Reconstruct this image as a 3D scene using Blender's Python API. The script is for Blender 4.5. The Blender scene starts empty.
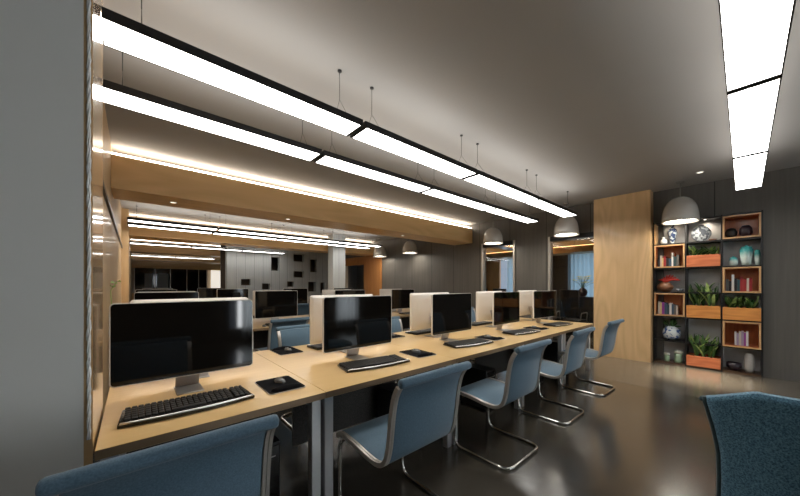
import bpy, bmesh, math, random
from mathutils import Vector, Matrix
random.seed(7)
R = math.radians
SC = bpy.context.scene
COL = SC.collection

# ------------------------------------------------------------------ camera
cam_d = bpy.data.cameras.new('camera')
cam = bpy.data.objects.new('camera', cam_d)
COL.objects.link(cam)
cam.location = (0, 0, 1.37)
cam.rotation_euler = (R(90), 0, R(46.833 - 90))
cam_d.sensor_width = 36
cam_d.lens = 36 * 304.376 / 800
cam_d.shift_x = -19.5 / 800
cam_d.shift_y = 37.0 / 800
cam_d.clip_start = 0.02
SC.camera = cam

# ------------------------------------------------------------------ world + exposure
w = bpy.data.worlds.new('world')
SC.world = w
w.use_nodes = True
bg = w.node_tree.nodes['Background']
bg.inputs[0].default_value = (0.55, 0.7, 0.9, 1)
bg.inputs[1].default_value = 0.35
SC.view_settings.view_transform = 'Standard'
SC.view_settings.look = 'None'
SC.view_settings.gamma = 1
SC.view_settings.use_curve_mapping = False
SC.view_settings.exposure = 0.55
try:
    SC.cycles.use_denoising = True
    SC.cycles.max_bounces = 8
    SC.cycles.sample_clamp_indirect = 6
except Exception:
    pass

PANEL_L = 7.0      # hanging light panels
COVE_L = 9.0       # strips on top of the beams
PEND_L = 16.0       # pendant diffusers
ADDED_UP_L = 3.6         # added glow strips on top of the light panels, brightening ceiling and beams
DAY_L = 115        # daylight behind the rear curtains (W)

def area(name, loc, rot, sx, sy, power, color):
    d = bpy.data.lights.new(name, 'AREA'); d.shape = 'RECTANGLE'; d.size = sx; d.size_y = sy
    d.energy = power; d.color = color
    o = bpy.data.objects.new(name, d); COL.objects.link(o); o.location = loc; o.rotation_euler = rot
    return o
area('daylight_rear_window', (2.45, -4.32, 1.45), (R(90), 0, 0), 1.1, 2.3, DAY_L, (0.95, 0.98, 1.0))
area('daylight_rear_window', (4.9, -4.32, 1.45), (R(90), 0, 0), 0.8, 2.3, DAY_L * 0.6, (0.95, 0.98, 1.0))
area('daylight_meeting_room_window', (11.25, 4.9, 1.4), (0, R(90), 0), 2.3, 4.0, 22, (0.6, 0.82, 1.0))

# ------------------------------------------------------------------ materials
MATS = {}
def new_mat(name):
    m = bpy.data.materials.new(name); m.use_nodes = True
    MATS[name] = m
    return m, m.node_tree.nodes, m.node_tree.links, m.node_tree.nodes['Principled BSDF']

def setp(b, **k):
    for n, v in k.items():
        n = n.replace('_', ' ')
        if n in b.inputs:
            b.inputs[n].default_value = v

def plain(name, col, rough=0.5, metal=0.0, noise=0.06, nscale=30, bump=0.0, coat=0.0, spec=0.5):
    m, N, L, b = new_mat(name)
    tc = N.new('ShaderNodeTexCoord')
    nz = N.new('ShaderNodeTexNoise'); nz.inputs['Scale'].default_value = nscale; nz.inputs['Detail'].default_value = 3
    L.new(tc.outputs['Object'], nz.inputs['Vector'])
    mx = N.new('ShaderNodeMix'); mx.data_type = 'RGBA'
    L.new(nz.outputs['Fac'], mx.inputs[0])
    mx.inputs[6].default_value = tuple(c * (1 - noise) for c in col) + (1,)
    mx.inputs[7].default_value = tuple(min(1, c * (1 + noise)) for c in col) + (1,)
    L.new(mx.outputs[2], b.inputs['Base Color'])
    setp(b, Roughness=rough, Metallic=metal, Coat_Weight=coat, Specular_IOR_Level=spec)
    if bump:
        bp = N.new('ShaderNodeBump'); bp.inputs['Strength'].default_value = bump; bp.inputs['Distance'].default_value = 0.002
        L.new(nz.outputs['Fac'], bp.inputs['Height']); L.new(bp.outputs['Normal'], b.inputs['Normal'])
    return m

def wood(name, c1, c2, axis='X', scale=1.0, rough=0.4, coat=0.0, fig=0.5, coat_rough=0.08):
    """straight grain running along axis, with a loose cathedral figure"""
    m, N, L, b = new_mat(name)
    tc = N.new('ShaderNodeTexCoord')
    mp = N.new('ShaderNodeMapping')
    s = [9 * scale] * 3
    s['XYZ'.index(axis)] = 0.5 * scale
    mp.inputs['Scale'].default_value = s
    L.new(tc.outputs['Object'], mp.inputs['Vector'])
    n1 = N.new('ShaderNodeTexNoise'); n1.inputs['Scale'].default_value = 2.2; n1.inputs['Detail'].default_value = 6
    n1.inputs['Distortion'].default_value = 0.4
    L.new(mp.outputs[0], n1.inputs['Vector'])
    mp2 = N.new('ShaderNodeMapping')
    s2 = [2.2 * scale] * 3
    s2['XYZ'.index(axis)] = 0.35 * scale
    mp2.inputs['Scale'].default_value = s2
    L.new(tc.outputs['Object'], mp2.inputs['Vector'])
    n2 = N.new('ShaderNodeTexNoise'); n2.inputs['Scale'].default_value = 1.0; n2.inputs['Detail'].default_value = 1
    L.new(mp2.outputs[0], n2.inputs['Vector'])
    mul = N.new('ShaderNodeMath'); mul.operation = 'MULTIPLY'; mul.inputs[1].default_value = 22
    L.new(n2.outputs['Fac'], mul.inputs[0])
    pp = N.new('ShaderNodeMath'); pp.operation = 'PINGPONG'; pp.inputs[1].default_value = 1
    L.new(mul.outputs[0], pp.inputs[0])
    mix = N.new('ShaderNodeMix'); mix.data_type = 'FLOAT'; mix.inputs[0].default_value = fig
    L.new(n1.outputs['Fac'], mix.inputs[2]); L.new(pp.outputs[0], mix.inputs[3])
    cr = N.new('ShaderNodeMix'); cr.data_type = 'RGBA'
    L.new(mix.outputs[0], cr.inputs[0])
    cr.inputs[6].default_value = c1 + (1,); cr.inputs[7].default_value = c2 + (1,)
    L.new(cr.outputs[2], b.inputs['Base Color'])
    setp(b, Roughness=rough, Coat_Weight=coat, Coat_Roughness=coat_rough)
    return m

def panelled(name, c1, c2, axis='Y', pitch=0.9, off=0.0, rough=0.55, zs=0.6, seam=0.012):
    """grey vertical-grained wall boards with dark seams every `pitch` along axis"""
    m, N, L, b = new_mat(name)
    tc = N.new('ShaderNodeTexCoord')
    mp = N.new('ShaderNodeMapping'); mp.inputs['Scale'].default_value = (16, 16, zs)
    L.new(tc.outputs['Object'], mp.inputs['Vector'])
    n1 = N.new('ShaderNodeTexNoise'); n1.inputs['Scale'].default_value = 1.5; n1.inputs['Detail'].default_value = 6
    L.new(mp.outputs[0], n1.inputs['Vector'])
    cr = N.new('ShaderNodeMix'); cr.data_type = 'RGBA'
    L.new(n1.outputs['Fac'], cr.inputs[0])
    cr.inputs[6].default_value = c1 + (1,); cr.inputs[7].default_value = c2 + (1,)
    sp = N.new('ShaderNodeSeparateXYZ'); L.new(tc.outputs['Object'], sp.inputs[0])
    a = N.new('ShaderNodeMath'); a.operation = 'ADD'; a.inputs[1].default_value = 100 * pitch - off
    L.new(sp.outputs[axis], a.inputs[0])
    md = N.new('ShaderNodeMath'); md.operation = 'MODULO'; md.inputs[1].default_value = pitch
    L.new(a.outputs[0], md.inputs[0])
    lt = N.new('ShaderNodeMath'); lt.operation = 'LESS_THAN'; lt.inputs[1].default_value = seam
    L.new(md.outputs[0], lt.inputs[0])
    m2 = N.new('ShaderNodeMix'); m2.data_type = 'RGBA'
    L.new(lt.outputs[0], m2.inputs[0]); L.new(cr.outputs[2], m2.inputs[6])
    m2.inputs[7].default_value = (0.008, 0.008, 0.008, 1)
    L.new(m2.outputs[2], b.inputs['Base Color'])
    setp(b, Roughness=rough)
    return m

def emis(name, col, strength):
    m, N, L, b = new_mat(name)
    setp(b, Base_Color=col + (1,), Emission_Color=col + (1,), Emission_Strength=strength, Roughness=0.6)
    return m

def glass(name, tint=(1, 1, 1), refl=0.08):
    m, N, L, b = new_mat(name)
    N.remove(b)
    out = N['Material Output']
    t = N.new('ShaderNodeBsdfTransparent'); t.inputs[0].default_value = tint + (1,)
    g = N.new('ShaderNodeBsdfGlossy'); g.inputs['Roughness'].default_value = 0.02
    fr = N.new('ShaderNodeFresnel'); fr.inputs[0].default_value = 1.45
    mx = N.new('ShaderNodeMixShader')
    L.new(fr.outputs[0], mx.inputs[0]); L.new(t.outputs[0], mx.inputs[1]); L.new(g.outputs[0], mx.inputs[2])
    L.new(mx.outputs[0], out.inputs[0])
    return m

def curtain_mat(name, col):
    m, N, L, b = new_mat(name)
    N.remove(b)
    out = N['Material Output']
    d = N.new('ShaderNodeBsdfDiffuse'); d.inputs[0].default_value = col + (1,)
    t = N.new('ShaderNodeBsdfTranslucent'); t.inputs[0].default_value = col + (1,)
    mx = N.new('ShaderNodeMixShader'); mx.inputs[0].default_value = 0.6
    L.new(d.outputs[0], mx.inputs[1]); L.new(t.outputs[0], mx.inputs[2]); L.new(mx.outputs[0], out.inputs[0])
    return m

def floor_mat(name, c1, c2, rough):
    m, N, L, b = new_mat(name)
    tc = N.new('ShaderNodeTexCoord')
    n1 = N.new('ShaderNodeTexNoise'); n1.inputs['Scale'].default_value = 1.3; n1.inputs['Detail'].default_value = 8
    n1.inputs['Roughness'].default_value = 0.6
    L.new(tc.outputs['Object'], n1.inputs['Vector'])
    cr = N.new('ShaderNodeMix'); cr.data_type = 'RGBA'
    L.new(n1.outputs['Fac'], cr.inputs[0])
    cr.inputs[6].default_value = c1 + (1,); cr.inputs[7].default_value = c2 + (1,)
    L.new(cr.outputs[2], b.inputs['Base Color'])
    n2 = N.new('ShaderNodeTexNoise'); n2.inputs['Scale'].default_value = 170; n2.inputs['Detail'].default_value = 2
    L.new(tc.outputs['Object'], n2.inputs['Vector'])
    bp = N.new('ShaderNodeBump'); bp.inputs['Strength'].default_value = 0.22; bp.inputs['Distance'].default_value = 0.002
    L.new(n2.outputs['Fac'], bp.inputs['Height']); L.new(bp.outputs['Normal'], b.inputs['Normal'])
    setp(b, Roughness=rough, Coat_Weight=0.6, Coat_Roughness=0.16)
    return m

def fabric(name, c1, c2, scale=260, bump=0.25, rough=0.85):
    m, N, L, b = new_mat(name)
    tc = N.new('ShaderNodeTexCoord')
    n1 = N.new('ShaderNodeTexNoise'); n1.inputs['Scale'].default_value = scale; n1.inputs['Detail'].default_value = 2
    L.new(tc.outputs['Object'], n1.inputs['Vector'])
    cr = N.new('ShaderNodeValToRGB')
    cr.color_ramp.elements[0].position = 0.32; cr.color_ramp.elements[0].color = c1 + (1,)
    cr.color_ramp.elements[1].position = 0.68; cr.color_ramp.elements[1].color = c2 + (1,)
    L.new(n1.outputs['Fac'], cr.inputs[0]); L.new(cr.outputs[0], b.inputs['Base Color'])
    bp = N.new('ShaderNodeBump'); bp.inputs['Strength'].default_value = bump; bp.inputs['Distance'].default_value = 0.001
    L.new(n1.outputs['Fac'], bp.inputs['Height']); L.new(bp.outputs['Normal'], b.inputs['Normal'])
    setp(b, Roughness=rough, Sheen_Weight=0.25)
    return m

M = MATS
wood('pillar_wood', (0.42, 0.25, 0.11), (0.58, 0.38, 0.18), 'Z', 1.0, 0.35, 1.0, 0.35, 0.11)
wood('wall_wood', (0.50, 0.33, 0.16), (0.68, 0.48, 0.26), 'Z', 1.0, 0.5, 0.12, 0.4, 0.1)
wood('beam_wood', (0.66, 0.42, 0.18), (0.82, 0.55, 0.27), 'X', 0.8, 0.45, 0.25, 0.4)
wood('panel_wood', (0.54, 0.34, 0.155), (0.76, 0.51, 0.265), 'Z', 1.1, 0.4, 0.15, 0.36)
wood('orange_wood', (0.42, 0.16, 0.04), (0.55, 0.24, 0.07), 'Z', 1.0, 0.4, 0.2, 0.4)
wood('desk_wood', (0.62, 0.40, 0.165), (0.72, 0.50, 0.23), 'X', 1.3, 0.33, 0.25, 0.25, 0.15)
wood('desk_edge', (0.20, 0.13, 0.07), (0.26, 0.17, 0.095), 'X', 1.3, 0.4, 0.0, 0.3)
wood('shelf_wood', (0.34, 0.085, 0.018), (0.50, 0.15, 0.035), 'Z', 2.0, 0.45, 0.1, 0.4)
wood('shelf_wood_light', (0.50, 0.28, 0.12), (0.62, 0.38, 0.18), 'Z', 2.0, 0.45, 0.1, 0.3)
wood('base_wood', (0.06, 0.03, 0.016), (0.10, 0.055, 0.03), 'Y', 2.0, 0.4, 0.0, 0.3)
wood('planter_wood', (0.52, 0.18, 0.04), (0.80, 0.36, 0.09), 'Y', 2.5, 0.45, 0.2, 0.4)
panelled('grey_boards', (0.075, 0.068, 0.06), (0.14, 0.128, 0.112), 'Y', 0.92, 0.32)
panelled('pale_boards', (0.26, 0.27, 0.265), (0.40, 0.41, 0.40), 'X', 0.31, 0.0, seam=0.006)
plain('ceiling_paint', (0.31, 0.30, 0.285), 0.75, noise=0.03, nscale=2)
plain('white_paint', (0.72, 0.70, 0.66), 0.7, noise=0.02, nscale=4)
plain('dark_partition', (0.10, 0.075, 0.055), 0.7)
plain('beige_paint', (0.55, 0.47, 0.36), 0.7, noise=0.03, nscale=4)
floor_mat('dark_floor', (0.044, 0.039, 0.032), (0.074, 0.065, 0.052), 0.19)
floor_mat('tan_floor', (0.115, 0.10, 0.08), (0.16, 0.14, 0.112), 0.2)
plain('groove', (0.02, 0.018, 0.015), 0.8)
plain('dark_ceiling', (0.02, 0.02, 0.02), 0.7)
plain('black_metal', (0.012, 0.012, 0.013), 0.4, 0.2, nscale=50)
plain('fixture_black', (0.014, 0.014, 0.015), 0.45, 0.1)
plain('chrome', (0.62, 0.60, 0.56), 0.16, 1.0, noise=0.03)
plain('alu', (0.52, 0.49, 0.45), 0.35, 0.6, noise=0.05, nscale=80)
plain('leg_metal', (0.62, 0.62, 0.62), 0.38, 0.6, noise=0.05, nscale=60)
plain('monitor_shell', (0.74, 0.70, 0.64), 0.4, 0.0, noise=0.02)
plain('stand_metal', (0.42, 0.40, 0.38), 0.3, 0.85, noise=0.03)
plain('screen_black', (0.007, 0.006, 0.005), 0.05, 0.0, noise=0.1, spec=0.4)
plain('key_black', (0.018, 0.017, 0.016), 0.42, 0.0, noise=0.2)
plain('kb_black', (0.01, 0.01, 0.01), 0.2, 0.0)
plain('kb_silver', (0.75, 0.72, 0.68), 0.22, 0.7)
plain('pad_black', (0.005, 0.005, 0.006), 0.95, 0.0, spec=0.1)
plain('pad_edge', (0.5, 0.45, 0.4), 0.6)
plain('mouse_grey', (0.16, 0.16, 0.155), 0.25, 0.3)
plain('pc_black', (0.008, 0.008, 0.009), 0.35)
fabric('chair_blue', (0.066, 0.122, 0.175), (0.102, 0.176, 0.24), 220, 0.15)
fabric('armchair_blue', (0.025, 0.085, 0.145), (0.15, 0.33, 0.46), 150, 0.4)
fabric('armchair_piping', (0.01, 0.03, 0.035), (0.02, 0.05, 0.06), 95, 0.3)
fabric('felt_grey', (0.03, 0.028, 0.026), (0.10, 0.09, 0.08), 120, 0.4)
plain('pendant_shell', (0.50, 0.47, 0.43), 0.22, 0.0, noise=0.05, nscale=6, coat=0.6)
plain('cord_grey', (0.25, 0.24, 0.22), 0.6)
emis('panel_light', (1.0, 0.975, 0.935), PANEL_L)
emis('added_uplight', (1.0, 0.96, 0.91), ADDED_UP_L)
emis('cove_light', (1.0, 0.91, 0.78), COVE_L)
emis('warm_cove', (1.0, 0.55, 0.2), 3.0)
emis('pendant_light', (1.0, 0.93, 0.80), PEND_L)
emis('spot_light', (1.0, 0.85, 0.62), 160)
emis('downlight_glow', (1.0, 0.9, 0.75), 1.2)
emis('window_daylight', (1.0, 0.93, 0.82), 0.55)
glass('pane_glass')
glass('vase_glass')
curtain_mat('blue_curtain', (0.50, 0.60, 0.64))
curtain_mat('grey_curtain', (0.56, 0.60, 0.62))
plain('shelf_back', (0.46, 0.445, 0.44), 0.6, noise=0.15, nscale=8)
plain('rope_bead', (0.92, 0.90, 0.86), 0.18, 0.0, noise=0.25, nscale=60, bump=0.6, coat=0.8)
plain('ceramic_white', (0.72, 0.74, 0.74), 0.2, noise=0.04)
plain('vase_cream', (0.42, 0.39, 0.36), 0.35)
plain('leaf_green', (0.05, 0.13, 0.03), 0.4, noise=0.35, nscale=18)
plain('leaf_light', (0.38, 0.52, 0.16), 0.4, noise=0.35, nscale=22)
plain('soil', (0.03, 0.02, 0.015), 0.9, noise=0.3)
plain('brown_clay', (0.20, 0.085, 0.04), 0.45)
plain('coral_red', (0.62, 0.035, 0.02), 0.45)
plain('olive_cushion', (0.45, 0.33, 0.08), 0.6)
plain('vase_dark', (0.02, 0.012, 0.02), 0.3)
plain('flower_yellow', (0.80, 0.62, 0.10), 0.6)
plain('paper', (0.7, 0.66, 0.58), 0.8)

def turquoise():
    m, N, L, b = new_mat('turquoise_glaze')
    tc = N.new('ShaderNodeTexCoord'); sp = N.new('ShaderNodeSeparateXYZ'); L.new(tc.outputs['Generated'], sp.inputs[0])
    nz = N.new('ShaderNodeTexNoise'); nz.inputs['Scale'].default_value = 9; L.new(tc.outputs['Generated'], nz.inputs['Vector'])
    ad = N.new('ShaderNodeMath'); ad.operation = 'MULTIPLY_ADD'; ad.inputs[1].default_value = 0.18
    L.new(nz.outputs['Fac'], ad.inputs[0]); L.new(sp.outputs['Z'], ad.inputs[2])
    cr = N.new('ShaderNodeValToRGB')
    cr.color_ramp.elements[0].position = 0.50; cr.color_ramp.elements[0].color = (0.62, 0.72, 0.68, 1)
    cr.color_ramp.elements[1].position = 0.80; cr.color_ramp.elements[1].color = (0.06, 0.36, 0.36, 1)
    L.new(ad.outputs[0], cr.inputs[0]); L.new(cr.outputs[0], b.inputs['Base Color']); setp(b, Roughness=0.15)
turquoise()
def bluewhite(name, thr, blue, sc):
    m, N, L, b = new_mat(name)
    tc = N.new('ShaderNodeTexCoord')
    nz = N.new('ShaderNodeTexNoise'); nz.inputs['Scale'].default_value = sc; nz.inputs['Detail'].default_value = 1
    L.new(tc.outputs['Object'], nz.inputs['Vector'])
    cr = N.new('ShaderNodeValToRGB')
    cr.color_ramp.elements[0].position = thr; cr.color_ramp.elements[0].color = (0.50, 0.54, 0.56, 1)
    cr.color_ramp.elements[1].position = thr + 0.05; cr.color_ramp.elements[1].color = blue + (1,)
    L.new(nz.outputs['Fac'], cr.inputs[0]); L.new(cr.outputs[0], b.inputs['Base Color']); setp(b, Roughness=0.12)
bluewhite('blue_white_porcelain', 0.52, (0.05, 0.10, 0.26), 22)
bluewhite('blue_patterned_vase', 0.44, (0.04, 0.06, 0.13), 26)
bluewhite('pale_patterned', 0.46, (0.13, 0.14, 0.16), 22)

# ------------------------------------------------------------------ mesh helpers
class MB:
    def __init__(self):
        self.bm = bmesh.new(); self.mi = 0
    def _new(self, verts):
        fs = set()
        for v in verts:
            for f in v.link_faces: fs.add(f)
        for f in fs: f.material_index = self.mi
        return fs
    def box(self, x0, x1, y0, y1, z0, z1, bevel=0.0, seg=2, mat=None):
        r = bmesh.ops.create_cube(self.bm, size=1)
        vs = r['verts']
        for v in vs:
            v.co = Vector(((x0 + x1) / 2 + v.co.x * (x1 - x0), (y0 + y1) / 2 + v.co.y * (y1 - y0), (z0 + z1) / 2 + v.co.z * (z1 - z0)))
        if mat is not None: bmesh.ops.transform(self.bm, matrix=mat, verts=vs)
        fs = self._new(vs)
        if bevel > 0:
            es = set(e for f in fs for e in f.edges)
            rr = bmesh.ops.bevel(self.bm, geom=list(es), offset=bevel, segments=seg, affect='EDGES', profile=0.5)
            for f in rr['faces']: f.material_index = self.mi; f.smooth = True
        return self
    def face(self, pts, smooth=False):
        vs = [self.bm.verts.new(p) for p in pts]
        f = self.bm.faces.new(vs); f.material_index = self.mi; f.smooth = smooth
        return f
    def prism(self, pts2, z0, z1):
        """polygon in XY extruded in Z"""
        a = [self.bm.verts.new((x, y, z0)) for x, y in pts2]
        b = [self.bm.verts.new((x, y, z1)) for x, y in pts2]
        n = len(a)
        fs = [self.bm.faces.new(a[::-1]), self.bm.faces.new(b)]
        for i in range(n):
            fs.append(self.bm.faces.new((a[i], a[(i + 1) % n], b[(i + 1) % n], b[i])))
        for f in fs: f.material_index = self.mi
        return self
    def lathe(self, prof, c=(0, 0, 0), seg=24, close=True, sx=1, sy=1):
        rings = []
        for r, z in prof:
            ring = []
            if r < 1e-5:
                ring = [self.bm.verts.new((c[0], c[1], c[2] + z))]
            else:
                for i in range(seg):
                    a = 2 * math.pi * i / seg
                    ring.append(self.bm.verts.new((c[0] + r * sx * math.cos(a), c[1] + r * sy * math.sin(a), c[2] + z)))
            rings.append(ring)
        for a, b in zip(rings, rings[1:]):
            if len(a) == 1 and len(b) == 1: continue
            for i in range(seg):
                j = (i + 1) % seg
                if len(a) == 1: f = self.bm.faces.new((a[0], b[j], b[i]))
                elif len(b) == 1: f = self.bm.faces.new((a[i], a[j], b[0]))
                else: f = self.bm.faces.new((a[i], a[j], b[j], b[i]))
                f.material_index = self.mi; f.smooth = True
        return self
    def tube(self, pts, r, seg=8, closed=False, cap=True, flat=None):
        """sweep a circle (or a flat (w,h) section) along pts"""
        pts = [Vector(p) for p in pts]
        n = len(pts); rings = []
        up = None
        for i, p in enumerate(pts):
            if closed: t = (pts[(i + 1) % n] - pts[i - 1]).normalized()
            elif i == 0: t = (pts[1] - p).normalized()
            elif i == n - 1: t = (p - pts[-2]).normalized()
            else: t = ((pts[i + 1] - p).normalized() + (p - pts[i - 1]).normalized()).normalized()
            if up is None:
                up = Vector((1, 0, 0)) if abs(t.x) < 0.9 else Vector((0, 0, 1))
            u = (up - t * up.dot(t)).normalized(); v = t.cross(u); up = u
            rr = r[i] if isinstance(r, (list, tuple)) else r
            ring = []
            if flat:
                fw, fh = flat
                for a, b in ((-fw, -fh), (fw, -fh), (fw, fh), (-fw, fh)):
                    ring.append(self.bm.verts.new(p + u * a + v * b))
            else:
                for k in range(seg):
                    a = 2 * math.pi * k / seg
                    ring.append(self.bm.verts.new(p + (u * math.cos(a) + v * math.sin(a)) * rr))
            rings.append(ring)
        m = len(rings[0])
        prs = list(zip(rings, rings[1:]))
        if closed: prs.append((rings[-1], rings[0]))
        for a, b in prs:
            for k in range(m):
                f = self.bm.faces.new((a[k], a[(k + 1) % m], b[(k + 1) % m], b[k]))
                f.material_index = self.mi; f.smooth = not flat
        if cap and not closed:
            for ring, rev in ((rings[0], True), (rings[-1], False)):
                f = self.bm.faces.new(ring[::-1] if rev else ring); f.material_index = self.mi
        return self
    def build(self, name, mat, parent=None, loc=(0, 0, 0), rot=(0, 0, 0)):
        bmesh.ops.recalc_face_normals(self.bm, faces=self.bm.faces[:])
        me = bpy.data.meshes.new(name); self.bm.to_mesh(me); self.bm.free()
        for mm in (mat if isinstance(mat, (list, tuple)) else [mat]): me.materials.append(M[mm])
        o = bpy.data.objects.new(name, me); COL.objects.link(o)
        o.location = loc; o.rotation_euler = rot
        if parent is not None: o.parent = parent
        return o

def fillet(pts, r, seg=5):
    pts = [Vector(p) for p in pts]; out = [pts[0]]
    for a, p, b in zip(pts, pts[1:], pts[2:]):
        d1, d2 = (a - p), (b - p)
        rr = min(r, d1.length * 0.49, d2.length * 0.49)
        s, e = p + d1.normalized() * rr, p + d2.normalized() * rr
        for k in range(seg + 1):
            t = k / seg
            out.append(s * (1 - t) ** 2 + p * 2 * t * (1 - t) + e * t ** 2)
    out.append(pts[-1])
    return out

def tag(o, label=None, cat=None, group=None, kind=None):
    if label: o['label'] = label
    if cat: o['category'] = cat
    if group: o['group'] = group
    if kind: o['kind'] = kind
    return o
def thing(name, label, cat, loc=(0, 0, 0), rz=0, group=None):
    o = bpy.data.objects.new(name, None); COL.objects.link(o); o.empty_display_size = 0.1
    o.location = loc; o.rotation_euler = (0, 0, rz)
    return tag(o, label, cat, group)
def copy_tree(o, parent=None):
    c = o.copy(); COL.objects.link(c)
    if parent is not None: c.parent = parent
    for ch in list(o.children): copy_tree(ch, c)
    return c
class Proto:
    """first use hands out the original, later ones copies"""
    def __init__(self, o): self.o = o; self.used = False
    def put(self, loc, rz, label, group=None):
        o = copy_tree(self.o) if self.used else self.o
        self.used = True
        o.location = loc; o.rotation_euler = (0, 0, rz); o['label'] = label
        if group: o['group'] = group
        return o
def struct(name, mb, mat, parent=None):
    o = mb.build(name, mat, parent)
    if parent is None: o['kind'] = 'structure'
    return o

CEIL = 3.05
# ------------------------------------------------------------------ room shell
struct('floor', MB().box(-4, 5.0, -4.2, 24, -0.1, 0), 'dark_floor')
struct('floor_border', MB().box(5.012, 11.2, -4.2, 24, -0.1, 0), 'tan_floor')
struct('trim_1', MB().box(5.0, 5.012, -4.2, 24, -0.1, -0.002), 'groove')
struct('ceiling', MB().box(-4, 6.98, -4.2, 24, CEIL, CEIL + 0.1), 'ceiling_paint')

# end wall (X = 6.86) with two tall internal windows and the shelf niche
mb = MB()
def wseg(y0, y1, z0, z1): mb.box(6.86, 6.98, y0, y1, z0, z1)
wseg(-4.2, -0.19, 0, CEIL); wseg(-0.19, 1.12, 2.49, CEIL); wseg(1.12, 2.04, 0, CEIL)
wseg(2.04, 3.04, 2.46, CEIL); wseg(3.04, 3.86, 0, CEIL); wseg(3.86, 4.85, 2.48, CEIL)
wseg(4.85, 10.55, 0, CEIL); wseg(10.55, 11.9, 2.3, CEIL); wseg(11.9, 24, 0, CEIL)
struct('wall_right', mb, 'grey_boards')
struct('wall_rear', MB().box(-4, 1.7, -4.3, -4.2, 0, CEIL).box(7.0, 6.98, -4.3, -4.2, 0, CEIL).box(1.7, 6.98, -4.3, -4.2, 2.65, CEIL).box(1.7, 6.98, -4.3, -4.2, 0, 0.25).box(3.05, 4.55, -4.3, -4.2, 0.25, 2.65).box(5.25, 6.98, -4.3, -4.2, 0.25, 2.65), 'grey_boards')
struct('wall_side', MB().box(-4.1, -4, -4.2, 1.66, 0, CEIL), 'white_paint')
struct('wall_front', MB().box(-4, -0.135, 1.66, 1.76, 0, CEIL), 'white_paint')
# left side: glossy wood pillar, recessed wood wall, second pillar, far run
struct('pillar', MB().box(-0.135, -0.112, 1.66, 1.70, 0, CEIL).box(-0.30, -0.112, 1.70, 2.16, 0, CEIL), 'pillar_wood')
tag(bpy.data.objects['pillar'], kind='structure')
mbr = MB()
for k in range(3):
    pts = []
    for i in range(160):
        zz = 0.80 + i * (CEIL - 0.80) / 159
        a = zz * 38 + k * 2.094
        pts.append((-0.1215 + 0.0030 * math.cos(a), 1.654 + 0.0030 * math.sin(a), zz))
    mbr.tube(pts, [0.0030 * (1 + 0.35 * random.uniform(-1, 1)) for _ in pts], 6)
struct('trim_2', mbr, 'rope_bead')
struct('wall_left', MB().box(-0.30, -0.20, 2.16, 9.3, 0, CEIL), 'wall_wood')
struct('pillar_second', MB().box(-0.30, -0.085, 9.3, 9.8, 0, CEIL), 'wall_wood')
struct('wall_left_far', MB().box(-0.30, -0.12, 9.8, 24, 0, CEIL), 'wall_wood')
struct('trim_3', MB().box(-0.20, -0.18, 3.2, 9.3, 2.17, 2.21), 'black_metal')
struct('wall_far', MB().box(-0.3, 6.98, 24, 24.1, 0, CEIL), 'beige_paint')

# wooden ceiling beams with a light cove above
def beam(y0, x1, n, lights):
    b = struct('ceiling_beam', MB().box(-0.199 if y0 < 9 else -0.084, x1, y0, y0 + 0.65, 2.53, 2.93), 'beam_wood')
    MB().box(-0.195 if n == 1 else -0.08, x1 - 0.002, y0 + (0.03 if n == 1 else 0.16), y0 + (0.13 if n == 1 else 0.3), 2.931, 2.962).build('cove_strip', 'cove_light', b)
    for x in lights:
        MB().lathe([(0.0, 0), (0.035, 0), (0.035, 0.004), (0.045, 0.004), (0.045, -0.004), (0.036, -0.006)], (x, y0 + 0.33, 2.529), 16).build('downlight', 'ceramic_white', b)
        MB().lathe([(0.0, -0.003), (0.034, -0.003)], (x, y0 + 0.33, 2.529), 16).build('downlight_lens', 'downlight_glow', b)
    return b
beam(5.15, 6.84, 1, (0.40, 1.97, 4.6))
beam(9.8, 6.84, 2, ())
beam(14.4, 6.84, 3, ())
beam(19.0, 6.84, 4, ())
struct('column', MB().box(4.75, 5.2, 9.2, 9.55, 0, CEIL), 'pale_boards')
struct('trim_4', MB().box(6.80, 6.859, 9.4, 10.55, 0, 2.529), 'orange_wood')
struct('trim_5', MB().box(6.80, 6.859, 10.55, 12.0, 2.2, 2.529), 'orange_wood')
struct('trim_6', MB().box(6.78, 6.859, 11.9, 12.0, 0, 2.2), 'beige_paint')
struct('wall_doorway_back', MB().box(7.6, 7.65, 10.2, 12.4, 0, CEIL).box(6.98, 7.6, 10.2, 10.25, 0, CEIL).box(6.98, 7.6, 12.35, 12.4, 0, CEIL), 'grey_boards')

# pale partition with rectangular openings, Y = 13
def pierced(x0, x1, y, th, z1, holes):
    xs = sorted(set([x0, x1] + [h[0] for h in holes] + [h[1] for h in holes]))
    zs = sorted(set([0, z1] + [h[2] for h in holes] + [h[3] for h in holes]))
    def hole(i, k):
        if i < 0 or k < 0 or i >= len(xs) - 1 or k >= len(zs) - 1: return None
        cx, cz = (xs[i] + xs[i + 1]) / 2, (zs[k] + zs[k + 1]) / 2
        return any(h[0] < cx < h[1] and h[2] < cz < h[3] for h in holes)
    m = MB()
    for i in range(len(xs) - 1):
        for k in range(len(zs) - 1):
            a, b, c, d = xs[i], xs[i + 1], zs[k], zs[k + 1]
            if not hole(i, k):
                for yy in (y, y + th): m.face([(a, yy, c), (b, yy, c), (b, yy, d), (a, yy, d)])
                if hole(i - 1, k) is not False: m.face([(a, y, c), (a, y + th, c), (a, y + th, d), (a, y, d)])
                if hole(i + 1, k) is not False: m.face([(b, y, c), (b, y + th, c), (b, y + th, d), (b, y, d)])
                if hole(i, k - 1) is not False: m.face([(a, y, c), (b, y, c), (b, y + th, c), (a, y + th, c)])
                if hole(i, k + 1) is not False: m.face([(a, y, d), (b, y, d), (b, y + th, d), (a, y + th, d)])
    return m
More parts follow.
